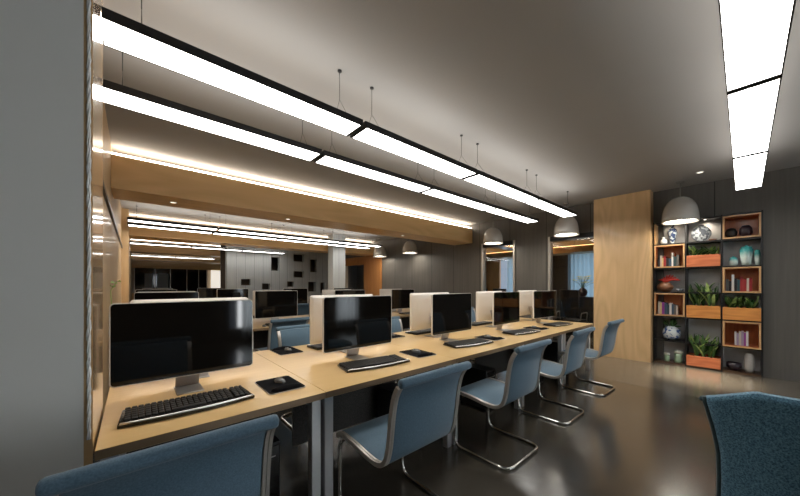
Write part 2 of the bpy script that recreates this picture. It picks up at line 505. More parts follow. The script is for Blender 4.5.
HOLES = [(4.02, 4.34, 1.95, 2.50), (4.91, 5.36, 2.37, 2.68), (4.91, 5.36, 1.69, 1.96), (5.63, 5.93, 1.94, 2.50), (2.95, 3.28, 1.36, 1.60),
         (3.68, 3.98, 1.20, 1.43), (4.65, 4.92, 1.30, 1.52), (5.54, 5.88, 1.08, 1.50), (6.10, 6.31, 1.01, 1.48)]
struct('wall_partition', pierced(2.48, 6.86, 13.0, 0.22, CEIL, HOLES), 'pale_boards')
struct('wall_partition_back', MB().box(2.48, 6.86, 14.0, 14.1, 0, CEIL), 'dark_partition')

# far window band and bright opening
fw = struct('window_1', MB().box(-0.1, 3.6, 23.85, 23.98, 0.0, 0.9).box(-0.1, 6.8, 23.85, 23.98, 2.35, CEIL - 0.01), 'beam_wood')
MB().box(0.0, 3.46, 23.9, 23.93, 0.9, 2.35).build('pane', 'screen_black', fw)
for x in (0.0, 0.9, 1.6, 2.4, 3.0, 3.43): MB().box(x, x + 0.03, 23.86, 23.9, 0.9, 2.35).build('frame', 'alu', fw)
cw = MB()
for (a, b) in ((0.45, 0.8), (1.0, 1.5)): cw.box(a, b, 23.86, 23.89, 0.9, 2.05)
cw.build('window_blind', 'grey_curtain', fw)
struct('door_1', MB().box(3.66, 4.5, 23.80, 23.84, 0, 2.33), 'window_daylight')

# internal windows to the meeting room
def inner_window(name, y0, y1, zt):
    f = MB()
    for y in (y0, y1 - 0.045): f.box(6.83, 6.99, y, y + 0.045, 0, zt)
    f.mi = 1; f.box(6.83, 6.99, y0 + 0.045, y1 - 0.045, zt - 0.10, zt); f.box(6.83, 6.99, y0 + 0.045, y1 - 0.045, 0, 0.04)
    o = struct(name, f, ['alu', 'black_metal'])
    MB().box(6.90, 6.912, y0 + 0.045, y1 - 0.045, 0.04, zt - 0.10).build('pane', 'pane_glass', o)
    return o
inner_window('window_2', 2.045, 3.035, 2.455)
inner_window('window_3', 3.865, 4.845, 2.475)

# wooden pilasters on either side of the shelf
struct('trim_7', MB().box(6.62, 6.859, 1.125, 2.03, 0, CEIL - 0.001), 'panel_wood')

# meeting room beyond
struct('wall_meeting_far', MB().box(11.1, 11.2, 1.0, 2.6, 0, CEIL).box(11.1, 11.2, 7.0, 9.6, 0, CEIL).box(11.1, 11.2, 4.1, 5.9, 0, 2.4).box(11.1, 11.2, 2.6, 7.0, 2.4, CEIL), 'grey_boards')
struct('wall_meeting_sides', MB().box(6.98, 11.1, 1.0, 1.1, 0, CEIL).box(6.98, 11.1, 9.4, 9.5, 0, CEIL), 'grey_boards')
struct('ceiling_meeting', MB().box(6.98, 11.2, 1.0, 9.5, 2.9, 2.95), 'dark_ceiling')
cs = struct('soffit_meeting', MB().box(10.3, 11.05, 1.2, 9.3, 2.42, 2.62), 'beam_wood')
MB().box(10.35, 11.0, 1.3, 9.2, 2.621, 2.64).build('cove_strip', 'warm_cove', cs)
cs = struct('soffit_meeting_side', MB().box(7.3, 10.3, 4.6, 5.0, 2.45, 2.65), 'beam_wood')
MB().box(7.4, 10.2, 4.52, 4.59, 2.50, 2.54).build('cove_strip', 'warm_cove', cs)
struct('trim_9', MB().box(11.0, 11.098, 6.9, 8.2, 0, 2.4), 'orange_wood')

def curtain(name, p0, p1, z0, z1, mat, label):
    n = int((Vector(p1) - Vector(p0)).length / 0.02)
    d = (Vector(p1) - Vector(p0)).normalized(); nn = Vector((-d.y, d.x))
    m = MB(); prev = None
    for i in range(n + 1):
        p = Vector(p0).lerp(Vector(p1), i / n) + nn * (0.035 * math.sin(i * 0.9) + 0.015 * math.sin(i * 0.37))
        a = m.bm.verts.new((p.x, p.y, z0)); b = m.bm.verts.new((p.x, p.y, z1))
        if prev:
            f = m.bm.faces.new((prev[0], a, b, prev[1])); f.smooth = True
        prev = (a, b)
    o = m.build(name, mat)
    return tag(o, label, 'curtain')
curtain('curtain', (10.95, 2.7), (10.95, 4.15), 0.02, 2.42, 'blue_curtain', 'pale blue curtain behind the vase of yellow flowers, seen through the right glass window')
curtain('curtain', (10.95, 5.75), (10.95, 6.5), 0.02, 2.42, 'blue_curtain', 'pale blue curtain beside the orange panel, seen through the left glass window')
curtain('curtain', (1.95, -4.12), (3.1, -4.12), 0.05, 2.7, 'grey_curtain', 'long grey curtain behind the viewer, mirrored in the first screen')
curtain('curtain', (4.5, -4.12), (5.3, -4.12), 0.05, 2.7, 'grey_curtain', 'long grey curtain behind the viewer, mirrored in the second screen')
struct('window_4', MB().box(1.7, 6.98, -4.20, -4.17, 0.25, 0.30).box(1.7, 6.98, -4.20, -4.17, 2.60, 2.65), 'alu')

# ------------------------------------------------------------------ hanging light panels
LZ = 2.62
def light_panel(length, open_end=False, up=True):
    t = thing('hanging_light_panel', '', 'light')
    W = 0.235; m = MB(); e = 0.02
    m.box(0, length, 0, 0.008, 0, 0.05); m.box(0, length, W - 0.006, W, 0.0, 0.05)
    if not open_end: m.box(0, e, 0.008, W - 0.006, 0, 0.05)
    m.box(length - e, length, 0.008, W - 0.006, 0, 0.05)
    m.box(e, length - e, 0.008, W - 0.006, 0.035, 0.05)
    m.build('frame', 'fixture_black', t)
    MB().box(0 if open_end else e, length - e, 0.008, W - 0.006, 0.002, 0.033).build('diffuser', 'panel_light', t)
    if up: MB().box(0.03, length - 0.03, 0.03, W - 0.03, 0.0505, 0.054).build('added_uplight', 'added_uplight', t)  # added emissive strip on the housing, fills the ceiling with light
    for x in (0.14, length - 0.14):
        c = MB()
        c.tube([(x, W / 2, CEIL - LZ - 0.012), (x, W / 2, 0.20)], 0.0022, 5)
        c.tube([(x, W / 2, 0.20), (x - 0.0, 0.01, 0.05)], 0.0014, 5); c.tube([(x, W / 2, 0.20), (x, W - 0.01, 0.05)], 0.0014, 5)
        k = c.build('cable', 'fixture_black', t)
        MB().lathe([(0, 0), (0.016, 0), (0.016, 0.010), (0, 0.011)], (x, W / 2, CEIL - LZ - 0.012), 12).build('ceiling_mount', 'fixture_black', t)
    return t
PAN = Proto(light_panel(1.48)); PANS = Proto(light_panel(1.425, True)); PANR = Proto(light_panel(1.51, True)); PAND = Proto(light_panel(1.48, up=True))
ordn = ['first', 'second', 'third', 'fourth', 'fifth']
for y, nm in ((2.048, 'nearer'), (2.765, 'farther')):
    for i, x in enumerate((-0.111, 1.335, 2.835, 4.335)):
        ((PANS if y < 2.5 else PANR) if i == 0 else PAN).put((x if i or y < 2.5 else -0.197, y, LZ), 0, f'white black-framed hanging light panel, {ordn[i]} from the wooden pillar in the {nm} line over desks', 'hanging light panels over the front desks')
for y, nm in ((-0.157, 'nearer the desks'),):
    for i, x in enumerate((1.335, 2.835, 4.335)):
        PAN.put((x, y, LZ), 0, f'large white hanging light panel top right, line {nm}, {["closest to viewer", "middle", "closest to bookshelf"][i]}', 'hanging light panels at the right')
for rn, ys, xs in (('second', (8.05, 8.7), (-0.1, 1.4, 2.9, 4.4)), ('third', (12.45,), (-0.1, 1.4, 2.9)), ('fourth', (17.6,), (-0.1, 1.4))):
    for j, y in enumerate(ys):
        for i, x in enumerate(xs):
            PAND.put((x, y, LZ), 0, f'distant slim hanging light panel in the {rn} lit bay, {["front", "back"][j]} line, {ordn[i]} from left', 'distant hanging light panels')

# small added downlights, by the end wall and beyond the glass
def recessed(x, y, label, energy, cone):
    t = thing('added_downlight', label, 'light', (x, y, CEIL if x < 6.9 else 2.899))
    MB().lathe([(0.036, 0), (0.048, 0), (0.048, -0.004), (0.036, -0.006)], (0, 0, 0), 20).build('trim_ring', 'ceramic_white', t)
    MB().lathe([(0, -0.001), (0.034, -0.001), (0.034, -0.003), (0, -0.003)], (0, 0, 0), 20).build('lens', 'downlight_glow', t)
    d = bpy.data.lights.new('added_downlight_spot', 'SPOT'); d.energy = energy; d.color = (1, 0.86, 0.66); d.spot_size = R(cone); d.spot_blend = 1.0; d.shadow_soft_size = 0.05
    o = bpy.data.objects.new('added_downlight_spot', d); COL.objects.link(o); o.parent = t; o.location = (0, 0, -0.02)
recessed(6.15, 0.45, 'tiny added recessed downlight lighting the floor in front of the bookshelf', 800, 30)  # added to make the bright pool on the floor
t = recessed(8.6, 3.0, 'tiny added recessed downlight above the sideboard beyond the right glass window', 130, 60)  # added to lift the flowers out of the dark meeting room

# ------------------------------------------------------------------ dome pendants
def pendant():
    t = thing('dome_pendant_lamp', '', 'lamp')
    prof = []; Rr = 0.24; Hh = 0.41
    for k in range(13):
        a = k / 12 * math.pi / 2
        prof.append((Rr * math.sin(a) ** 0.85 if k else 0.012, Hh * math.cos(a) ** 0.8 if k < 12 else 0))
    inner = [(r * 0.96, z * 0.96 + 0.0) for r, z in prof[::-1]]
    MB().lathe(prof + inner, (0, 0, 0), 36).build('lamp_shade', 'pendant_shell', t)
    MB().lathe([(0, 0.035), (0.222, 0.035), (0.222, 0.045), (0, 0.05)], (0, 0, 0), 36).build('diffuser', 'pendant_light', t)
    MB().tube([(0, 0, 0.40), (0, 0, CEIL - 2.39 - 0.02)], 0.005, 8).build('cord', 'cord_grey', t)
    MB().lathe([(0, 0), (0.05, 0), (0.05, 0.018), (0, 0.019)], (0, 0, CEIL - 2.39 - 0.02), 20).build('ceiling_mount', 'cord_grey', t)
    return t
PE = Proto(pendant())
for y, l in ((0.71, 'white dome pendant lamp hanging in front of the bookshelf'), (2.50, 'white dome pendant lamp hanging beside the wooden wall panel by right window'),
             (4.25, 'white dome pendant lamp hanging in front of the left glass window'), (7.35, 'small white dome pendant lamp seen beyond the wooden beam before grey boards'),
             (9.0, 'farthest small white dome pendant lamp beside the grey column')):
    PE.put((6.48, y, 2.39), 0, l, 'dome pendants along the end wall')

# ------------------------------------------------------------------ desks
def desk_module(x0, x1):
    t = thing('desk_module', '', 'desk')
    L = x1 - x0; D = 1.46
    m = MB(); m.box(0.0006, L - 0.0006, 0.0, D, 0.712, 0.75, 0.002, 1)
    m.bm.normal_update()
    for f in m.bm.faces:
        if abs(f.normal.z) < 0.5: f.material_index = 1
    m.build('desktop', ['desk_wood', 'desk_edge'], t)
    for x in (0.012, L - 0.067):
        for y in (0.04, D - 0.095):
            MB().box(x, x + 0.055, y, y + 0.055, 0, 0.711, 0.003, 1).build('leg', 'leg_metal', t)
        MB().box(x + 0.008, x + 0.047, 0.096, D - 0.096, 0.655, 0.695).build('side_rail', 'leg_metal', t)
    MB().box(0.08, L - 0.08, D / 2 - 0.012, D / 2 + 0.012, 0.12, 0.70, 0.003, 1).build('divider_panel', 'felt_grey', t)
    MB().box(0.06, L - 0.06, D / 2 - 0.16, D / 2 - 0.04, 0.66, 0.68).build('cable_tray', 'black_metal', t)
    return t
DX = [-0.108, 0.812, 1.98, 3.15, 4.32, 5.385]
DP = Proto(desk_module(0, 1.168))
for i in range(5):
    x0, x1 = DX[i], DX[i + 1]
    lab = f'long pale wood double desk with metal legs, {ordn[i]} module from the wooden pillar'
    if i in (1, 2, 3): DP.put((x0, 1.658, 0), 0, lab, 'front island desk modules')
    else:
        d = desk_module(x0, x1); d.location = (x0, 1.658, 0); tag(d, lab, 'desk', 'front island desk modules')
d2 = Proto(desk_module(0, 1.33))
for k, (yy, rn) in enumerate(((4.76, 'second'), (7.9, 'third'), (11.0, 'fourth'))):
    n = 5 if k == 0 else (4 if k == 1 else 2)
    for i in range(n):
        d2.put((-0.06 - (0.09 if k < 1 else 0) + 1.33 * i, yy, 0), 0, f'pale wood desk module in the {rn} desk row back, {ordn[i]} from left', 'back desk modules')

# ------------------------------------------------------------------ monitors
def monitor():
    t = thing('computer_monitor', '', 'monitor')
    z0, z1, W = 0.094, 0.526, 0.330
    def rr(x0, x1, za, zb, r, n=5):
        pts = []
        for cx, cz, a0 in ((x1 - r, za + r, -90), (x1 - r, zb - r, 0), (x0 + r, zb - r, 90), (x0 + r, za + r, 180)):
            for k in range(n + 1):
                a = R(a0 + 90 * k / n); pts.append((cx + r * math.cos(a), cz + r * math.sin(a)))
        return pts
    m = MB()
    def loft(secs):
        rings = [[m.bm.verts.new((x, y, z)) for x, z in pts] for y, pts in secs]
        for a, b in zip(rings, rings[1:]):
            n = len(a)
            for k in range(n):
                f = m.bm.faces.new((a[k], a[(k + 1) % n], b[(k + 1) % n], b[k])); f.smooth = False
        m.bm.faces.new(rings[0][::-1]); m.bm.faces.new(rings[-1])
    loft([(0.0, rr(-W, W, z0, z1, 0.02)), (0.018, rr(-W, W, z0, z1, 0.02)), (0.032, rr(-W + 0.02, W - 0.02, z0 + 0.02, z1 - 0.02, 0.025)), (0.042, rr(-W + 0.09, W - 0.09, z0 + 0.08, z1 - 0.08, 0.03))])
    m.build('casing', 'monitor_shell', t)
    m = MB()
    loft([(-0.002, rr(-W + 0.005, W - 0.005, z0 + 0.005, z1 - 0.005, 0.017)), (-0.0002, rr(-W + 0.005, W - 0.005, z0 + 0.005, z1 - 0.005, 0.017))])
    m.build('screen', 'screen_black', t)
    s = MB()
    s.box(-0.064, 0.064, -0.035, 0.155, 0.0, 0.007, 0.003, 1)
    mt = Matrix.Translation((0, 0.095, 0.125)) @ Matrix.Rotation(R(17), 4, 'X')
    s.box(-0.058, 0.058, -0.005, 0.005, -0.125, 0.125, 0.002, 1, mt)
    s.build('stand', 'stand_metal', t)
    return t
MP = Proto(monitor())
DZ = 0.7505
MXc = [0.238, 1.385, 2.575, 3.70, 4.86]
for i, x in enumerate(MXc):
    MP.put((x, 2.2, DZ), R((0, 0, 0, 0, -6)[i]), f'black-screened monitor with silver edge facing the blue chairs, {ordn[i]} from the wooden pillar', 'monitors facing the viewer on the front desks')
for i, x in enumerate((0.31, 1.46, 2.635, 3.89, 5.06)):
    MP.put((x, 2.62, DZ), R(180), f'white-backed monitor turned away behind the {ordn[i]} front-facing monitor from the pillar', 'monitors turned away on the front desks')
for i, x in enumerate((0.33, 1.70, 3.05, 4.38)):
    MP.put((x, 5.2, DZ), 0, f'dark-screened monitor on the second desk row back, {ordn[i]} from left', 'monitors on the second desk row')
for i, x in enumerate((0.30, 1.75, 3.0, 4.40)):
    MP.put((x + 0.06, 5.75, DZ), R(180), f'turned-away monitor on the second desk row back, {ordn[i]} from left', 'turned-away monitors on the second desk row')
for i, x in enumerate((0.35, 1.74, 3.23, 4.68)):
    MP.put((x, 8.4, DZ), 0, f'small distant monitor on the third desk row back, {ordn[i]} from left', 'monitors on the third desk row')
for i, x in enumerate((0.5, 1.75)):
    MP.put((x, 11.5, DZ), 0, f'tiny distant monitor on the fourth desk row back, {["left", "right"][i]} one', 'monitors on the fourth desk row')

# ------------------------------------------------------------------ keyboards, pads, mice
def keyboard():
    t = thing('keyboard', '', 'keyboard')
    W, D = 0.268, 0.10
    pts = []
    for k in range(17):
        u = -1 + 2 * k / 16; pts.append((u * W, -D - 0.012 - 0.030 * (1 - u * u)))
    for k in range(9):
        u = 1 - 2 * k / 8; pts.append((u * (W - 0.012), D + 0.004 * (1 - u * u)))
    m = MB().prism(pts, 0.002, 0.017)
    bmesh.ops.bevel(m.bm, geom=[e for e in m.bm.edges if abs(e.verts[0].co.z - e.verts[1].co.z) < 1e-4 and e.verts[0].co.z > 0.01], offset=0.004, segments=2, affect='EDGES')
    m.build('key_tray', 'kb_black', t)
    k_ = MB()
    for r in range(6):
        y0 = -0.075 + r * 0.0285
        x = -W + 0.022
        while x < W - 0.03:
            wk = 0.0235
            if r == 0 and -0.10 < x < 0.0: wk = 0.14
            if 0.088 < x < 0.10 or 0.168 < x < 0.178: x += 0.01
            x1 = min(x + wk, W - 0.018)
            k_.box(x, x1 - 0.004, y0, y0 + 0.0235, 0.0172, 0.0235 + 0.001 * r, 0.0022, 1)
            x = x1
    k_.build('keys', 'key_black', t)
    m = MB(); tp = []
    for k in range(17):
        u = -0.97 + 1.94 * k / 16; tp.append((u * W, -D - 0.006 - 0.026 * (1 - u * u), 0.0165))
    m.tube(tp, 0.007, 8).build('silver_trim', 'kb_silver', t)
    return t
KP = Proto(keyboard())
kb_y = [1.95, 1.985, 1.985, 1.985, 1.98]; kb_x = [0.215, 1.37, 2.56, 3.67, 4.80]; kb_r = [0, -7, -9, -8, -6]
for i in range(5):
    KP.put((kb_x[i], kb_y[i], DZ), R(kb_r[i]), f'black keyboard lying in front of the {ordn[i]} monitor from the wooden pillar', 'keyboards on the front desks')
for i, x in enumerate((0.36, 1.52, 2.80, 4.0)):
    KP.put((x, 2.86, DZ), R(180), f'black keyboard on the far side of front desks, behind the {ordn[i]} monitor', 'keyboards on the far side of the front desks')
for i, x in enumerate((0.33, 1.72, 3.05, 4.38)):
    KP.put((x, 4.95, DZ), 0, f'black keyboard on the second desk row back, {ordn[i]} from left', 'keyboards on the second desk row')

def pad():
    t = thing('mouse_pad', '', 'mouse pad')
    def rp(w_, d_, r):
        pts = []
        for cx, cy, a0 in ((w_ - r, -d_ + r, -90), (w_ - r, d_ - r, 0), (-w_ + r, d_ - r, 90), (-w_ + r, -d_ + r, 180)):
            for k in range(5):
                a = R(a0 + 90 * k / 4); pts.append((cx + r * math.cos(a), cy + r * math.sin(a)))
        return pts
    MB().prism(rp(0.105, 0.155, 0.02), 0, 0.004).build('pad_base', 'pad_edge', t)
    MB().prism(rp(0.102, 0.150, 0.02), 0.0042, 0.007).build('pad_surface', 'pad_black', t)
    MB().lathe([(0, 0.02), (0.02, 0.0185), (0.036, 0.012), (0.04, 0.0)], (0.0, -0.112, 0.006), 18, sx=2.2, sy=0.9).build('wrist_rest', 'pad_black', t)
    return t
PP = Proto(pad())
def mouse():
    t = thing('computer_mouse', '', 'mouse')
    prof = [(0.0, 0.028)] + [(0.026 * math.sin(a), 0.028 * math.cos(a) ** 0.8) for a in [R(x) for x in (15, 30, 45, 60, 72, 82)]] + [(0.026, 0.0), (0, 0)]
    MB().lathe(prof, (0, 0, 0), 20, sx=1.0, sy=1.75).build('mouse_body', 'mouse_grey', t)
    MB().box(-0.004, 0.004, 0.010, 0.026, 0.020, 0.0275, 0.002, 1).build('scroll_wheel', 'pad_black', t)
    return t
MO = Proto(mouse())
for i, (x, y) in enumerate(((0.66, 1.97), (1.87, 2.02), (3.02, 2.03), (4.18, 2.03))):
    PP.put((x, y, DZ), R(-4 * (i > 0)), f'black mouse pad right of the {ordn[i]} keyboard from the wooden pillar', 'mouse pads on the front desks')
    MO.put((x + 0.01, y + 0.03, DZ + 0.0075), R(15), f'small grey mouse on the {ordn[i]} mouse pad from the wooden pillar', 'mice on the front desks')
PP.put((1.04, 2.93, DZ), R(180), 'black mouse pad on the far half of the desk between first and second monitors')
MO.put((1.05, 2.92, DZ + 0.0075), R(195), 'small grey mouse on the far-side mouse pad between first and second monitors')
PP.put((2.28, 2.93, DZ), R(180), 'black mouse pad on the far half of the desk behind the second monitor')
MO.put((2.28, 2.92, DZ + 0.0075), R(190), 'small grey mouse on the far-side mouse pad behind the second monitor')
MO.put((1.42, 4.9, DZ), R(10), 'small mouse on the second desk row beside a blue chair')

# computer towers under the desk
def tower():
    t = thing('computer_tower', '', 'computer')
    MB().box(-0.09, 0.09, -0.20, 0.20, 0.02, 0.44, 0.006, 2).build('case', 'pc_black', t)
    fp = MB().box(-0.08, 0.08, -0.207, -0.2005, 0.05, 0.42, 0.002, 1).build('front_panel', 'screen_black', t)
    MB().box(-0.06, 0.06, -0.210, -0.2075, 0.36, 0.365).build('drive_slot', 'alu', fp)
    for x in (-0.06, 0.06):
        for y in (-0.16, 0.16): MB().lathe([(0, 0), (0.015, 0), (0.015, 0.0195), (0, 0.0195)], (x, y, 0), 10).build('foot', 'pad_black', t)
    return t
TP = Proto(tower())
for i, x in enumerate((0.55, 1.72, 2.86, 4.05, 5.1)):
    TP.put((x, 2.10, 0), 0, f'black computer tower standing under the {ordn[i]} desk module from the wooden pillar', 'computer towers under the front desks')

# ------------------------------------------------------------------ blue cantilever chairs
def chair():
    t = thing('cantilever_chair', '', 'chair')
    raw = [(0.275, 0.435), (0.262, 0.46), (0.20, 0.468), (0.08, 0.462), (-0.06, 0.446), (-0.15, 0.448), (-0.205, 0.480), (-0.232, 0.545), (-0.248, 0.64), (-0.262, 0.74), (-0.285, 0.83), (-0.322, 0.892)]
    P = []
    n = len(raw)
    for i in range(n - 1):   # catmull-rom
        p0 = Vector(raw[max(i - 1, 0)]); p1 = Vector(raw[i]); p2 = Vector(raw[i + 1]); p3 = Vector(raw[min(i + 2, n - 1)])
        for k in range(4):
            u = k / 4
            P.append(0.5 * ((2 * p1) + (p2 - p0) * u + (2 * p0 - 5 * p1 + 4 * p2 - p3) * u * u + (3 * p1 - p0 - 3 * p2 + p3) * u ** 3))
    P.append(Vector(raw[-1]))
    def nrm(i):
        a = P[max(i - 1, 0)]; b = P[min(i + 1, len(P) - 1)]; d = (b - a).normalized()
        return Vector((-d.y, d.x))
    def slab(i0, i1, hw, th, bulge):
        m = MB(); ring = []
        for i in range(i0, i1 + 1):
            nn = nrm(i); row = []
            for x in (-hw, -hw * 0.96, 0, hw * 0.96, hw):
                e = th * (0.35 if abs(x) == hw else 1.0) + bulge * (x == 0)
                q = P[i] - nn * e; row.append(m.bm.verts.new((x, q.x, q.y)))
            for x in (hw, hw * 0.96, 0, -hw * 0.96, -hw):
                e = th * (0.35 if abs(x) == hw else 1.0)
                q = P[i] + nn * e; row.append(m.bm.verts.new((x, q.x, q.y)))
            ring.append(row)
        for a, b in zip(ring, ring[1:]):
            for k in range(10):
                f = m.bm.faces.new((a[k], a[(k + 1) % 10], b[(k + 1) % 10], b[k])); f.smooth = True
        m.bm.faces.new(ring[0][::-1]); m.bm.faces.new(ring[-1])
        return m
    split = 23
    slab(0, split, 0.232, 0.011, 0.0).build('seat', 'chair_blue', t)
    slab(split, len(P) - 1, 0.232, 0.011, 0.0).build('backrest', 'chair_blue', t)
    m = MB()   # padded roll at the top
    c = (-0.338, 0.905)
    pts = [(x, c[0], c[1]) for x in (-0.262, -0.258, -0.25, -0.15, 0, 0.15, 0.25, 0.258, 0.262)]
    m.tube(pts, [0.010, 0.020, 0.023, 0.024, 0.024, 0.024, 0.023, 0.020, 0.010], 14).build('top_roll', 'chair_blue', t)
    for s in (-1, 1):
        m = MB()
        for off in (0.0145, -0.0005 - 0.0):
            pass
        for xo in (0.238, 0.2525):
            m.tube([(s * xo, p.x, p.y) for p in P[:-1]], 1, flat=(0.006, 0.012))
        m.tube([(s * 0.245, p.x, p.y) for p in P[:-1]], 1, flat=(0.003, 0.007))
        m.build('side_rail', 'alu', t)
    base = [(-0.235, 0.21, 0.452), (-0.243, 0.262, 0.40), (-0.25, 0.25, 0.012), (-0.25, -0.262, 0.012), (0.25, -0.262, 0.012), (0.25, 0.25, 0.012), (0.243, 0.262, 0.40), (0.235, 0.21, 0.452)]
    MB().tube(fillet(base, 0.09, 6), 0.0125, 10).build('sled_base', 'chrome', t)
    MB().tube([(-0.24, 0.17, 0.44), (0.24, 0.17, 0.44)], 0.009, 8).tube([(-0.24, -0.10, 0.428), (0.24, -0.10, 0.428)], 0.009, 8).build('cross_bar', 'chrome', t)
    return t
CP = Proto(chair())
cx = [0.10, 1.165, 2.24, 3.31, 4.43]
for i, x in enumerate(cx):
    CP.put((x, 1.435, 0), R((0, 0, 0, 0, -2)[i]), f'blue fabric cantilever chair with chrome sled base, {ordn[i]} from the wooden pillar', 'blue chairs along the front desks')
for i, (x, y) in enumerate(((1.35, 3.22), (2.50, 3.22), (4.75, 3.61))):
    CP.put((x, y - 0.19, 0), R(180), f'pale blue chair at the far side of the front desks, {ordn[i]} from the left', 'blue chairs on the far side of the front desks')
for i, (x, y) in enumerate(((0.35, 4.42), (1.50, 4.46), (2.85, 4.42), (4.3, 4.5))):
    CP.put((x, y, 0), R((0, 4, 0, 0)[i]), f'blue chair pulled up to the second desk row back, {ordn[i]} from left', 'blue chairs at the second desk row')
for i, (x, y) in enumerate(((0.8, 7.55), (3.0, 7.5))):
    CP.put((x, y, 0), 0, f'distant blue chair at the third desk row back, {["left", "right"][i]} one', 'blue chairs at the third desk row')

# black high-backed chairs + sideboard + vase beyond the glass
def black_chair():
    t = thing('office_chair', '', 'chair')
    m = MB()
    m.box(-0.24, 0.24, -0.03, 0.03, 0.55, 1.25, 0.02, 3); m.build('backrest', 'pc_black', t)
    MB().box(-0.24, 0.24, -0.47, -0.03, 0.43, 0.50, 0.02, 3).build('seat', 'pc_black', t)
    for s in (-1, 1):
        MB().tube(fillet([(s * 0.25, -0.02, 0.5), (s * 0.27, -0.02, 0.68), (s * 0.27, -0.35, 0.68), (s * 0.25, -0.35, 0.48)], 0.05), 0.012, 8).build('armrest', 'alu', t)
    MB().tube([(0, -0.24, 0.43), (0, -0.24, 0.08)], 0.025, 10).build('column', 'alu', t)
    b = MB()
    for k in range(5):
        a = R(72 * k); b.tube([(0, -0.24, 0.09), (0.28 * math.cos(a), -0.24 + 0.28 * math.sin(a), 0.035)], [0.02, 0.012], 8)
    sb = b.build('star_base', 'black_metal', t)
    for k in range(5):
        a = R(72 * k); MB().lathe([(0, 0), (0.025, 0.01), (0.025, 0.04), (0, 0.05)], (0.28 * math.cos(a), -0.24 + 0.28 * math.sin(a), 0), 8).build('caster', 'black_metal', sb)
    return t
BC = Proto(black_chair())
for i, (x, y, r) in enumerate(((8.1, 3.62, 80), (7.95, 2.98, 85), (8.6, 5.4, 90), (8.6, 6.1, 90))):
    BC.put((x, y, 0), R(r), ['black office chair beyond the right glass window, left one of the pair', 'black office chair beyond the right glass window, nearer the vase',
                             'black office chair beyond the left glass window, right one', 'black office chair beyond the left glass window, left one'][i], 'black chairs in the meeting room')
t = thing('sideboard', 'dark sideboard carrying the flower vase beyond the right glass window', 'sideboard', (8.95, 3.0, 0))
MB().box(-0.22, 0.22, -0.7, 0.5, 0.08, 1.02, 0.006, 1).build('cabinet_body', 'pc_black', t)
MB().box(-0.24, 0.24, -0.72, 0.52, 1.021, 1.05, 0.003, 1).build('top', 'black_metal', t)
MB().box(-0.18, 0.18, -0.65, 0.45, 0, 0.079).build('plinth', 'black_metal', t)
for y in (-0.68, -0.09): MB().box(-0.236, -0.221, y, y + 0.56, 0.12, 0.98, 0.003, 1).build('door', 'pc_black', t)
t = thing('flower_vase', 'round dark vase of yellow flowers against the pale blue curtain', 'vase', (8.95, 3.02, 1.0505))
MB().lathe([(0, 0), (0.06, 0), (0.10, 0.05), (0.12, 0.11), (0.11, 0.17), (0.07, 0.22), (0.045, 0.235), (0.05, 0.25), (0.04, 0.25), (0.035, 0.23), (0, 0.22)], (0, 0, 0), 24).build('vase_body', 'vase_dark', t)
random.seed(3)
for k in range(24):
    a = random.uniform(0, 6.28); rr_ = random.uniform(0.05, 0.27); h = random.uniform(0.36, 0.56)
    tip = (rr_ * math.cos(a), rr_ * math.sin(a), h)
    stem = MB().tube([(0, 0, 0.2), (tip[0] * 0.4, tip[1] * 0.4, 0.2 + (h - 0.2) * 0.6), tip], 0.004, 5).build('stem', 'leaf_green', t)
    f = MB()
    for q in range(6):
        b = q / 6 * 6.28
        f.face([tip, (tip[0] + 0.03 * math.cos(b - .4), tip[1] + 0.03 * math.sin(b - .4), tip[2] + 0.015), (tip[0] + 0.085 * math.cos(b), tip[1] + 0.085 * math.sin(b), tip[2] + 0.01), (tip[0] + 0.03 * math.cos(b + .4), tip[1] + 0.03 * math.sin(b + .4), tip[2] + 0.02)])
    f.lathe([(0, 0.02), (0.014, 0.012), (0, 0.0)], tip, 8)
    f.build('flower', 'flower_yellow', stem)
t = thing('meeting_table', 'dark meeting table with pale top edge beyond the glass windows', 'table', (9.4, 5.6, 0))
MB().box(-0.5, 0.5, -1.2, 1.2, 0.71, 0.75, 0.004, 1).build('table_top', 'pc_black', t)
for x in (-0.42, 0.42):
    for y in (-1.1, 1.1): MB().box(x - 0.03, x + 0.03, y - 0.03, y + 0.03, 0, 0.709).build('leg', 'alu', t)

# paper trays and box on the second desk row
t = thing('paper_tray_stack', 'stack of pale and dark paper trays on the second desk row beside white-backed monitor', 'tray', (2.45, 5.3, DZ))
for k in range(5):
    MB().box(-0.11, 0.11, -0.15, 0.15, k * 0.085, k * 0.085 + 0.012, 0.002, 1).build('tray', 'pc_black', t)
    MB().box(-0.10, 0.10, -0.14, 0.14, k * 0.085 + 0.0125, k * 0.085 + 0.05).build('paper_pile', 'paper', t)
for x in (-0.113, 0.107): MB().box(x, x + 0.006, -0.15, 0.15, 0, 0.36).build('side_frame', 'pc_black', t)

# sprig in a pot by the left wall, second desk row
t = thing('potted_sprig', 'small yellow-green sprig in a dark pot against the left wood wall', 'plant', (-0.165, 4.95, DZ))
MB().lathe([(0, 0), (0.028, 0), (0.034, 0.08), (0.029, 0.08), (0.026, 0.07), (0, 0.07)], (0, 0, 0), 16).build('pot', 'vase_dark', t)
g = MB(); g.tube([(0, 0, 0.09), (-0.02, 0.0, 0.35), (-0.03, 0, 0.55), (0.02, 0, 0.66)], 0.004, 5); g.build('stem', 'leaf_light', t)
g = MB()
for k in range(6):
    zz = 0.60 + 0.012 * k; a = k * 2.4; bx = -0.03 + 0.010 * k
    g.face([(bx, 0, zz), (bx + 0.03 * math.cos(a), 0.03 * math.sin(a), zz + 0.02), (bx + 0.045 * math.cos(a), 0.045 * math.sin(a), zz), (bx + 0.03 * math.cos(a + .6), 0.03 * math.sin(a + .6), zz - 0.01)])
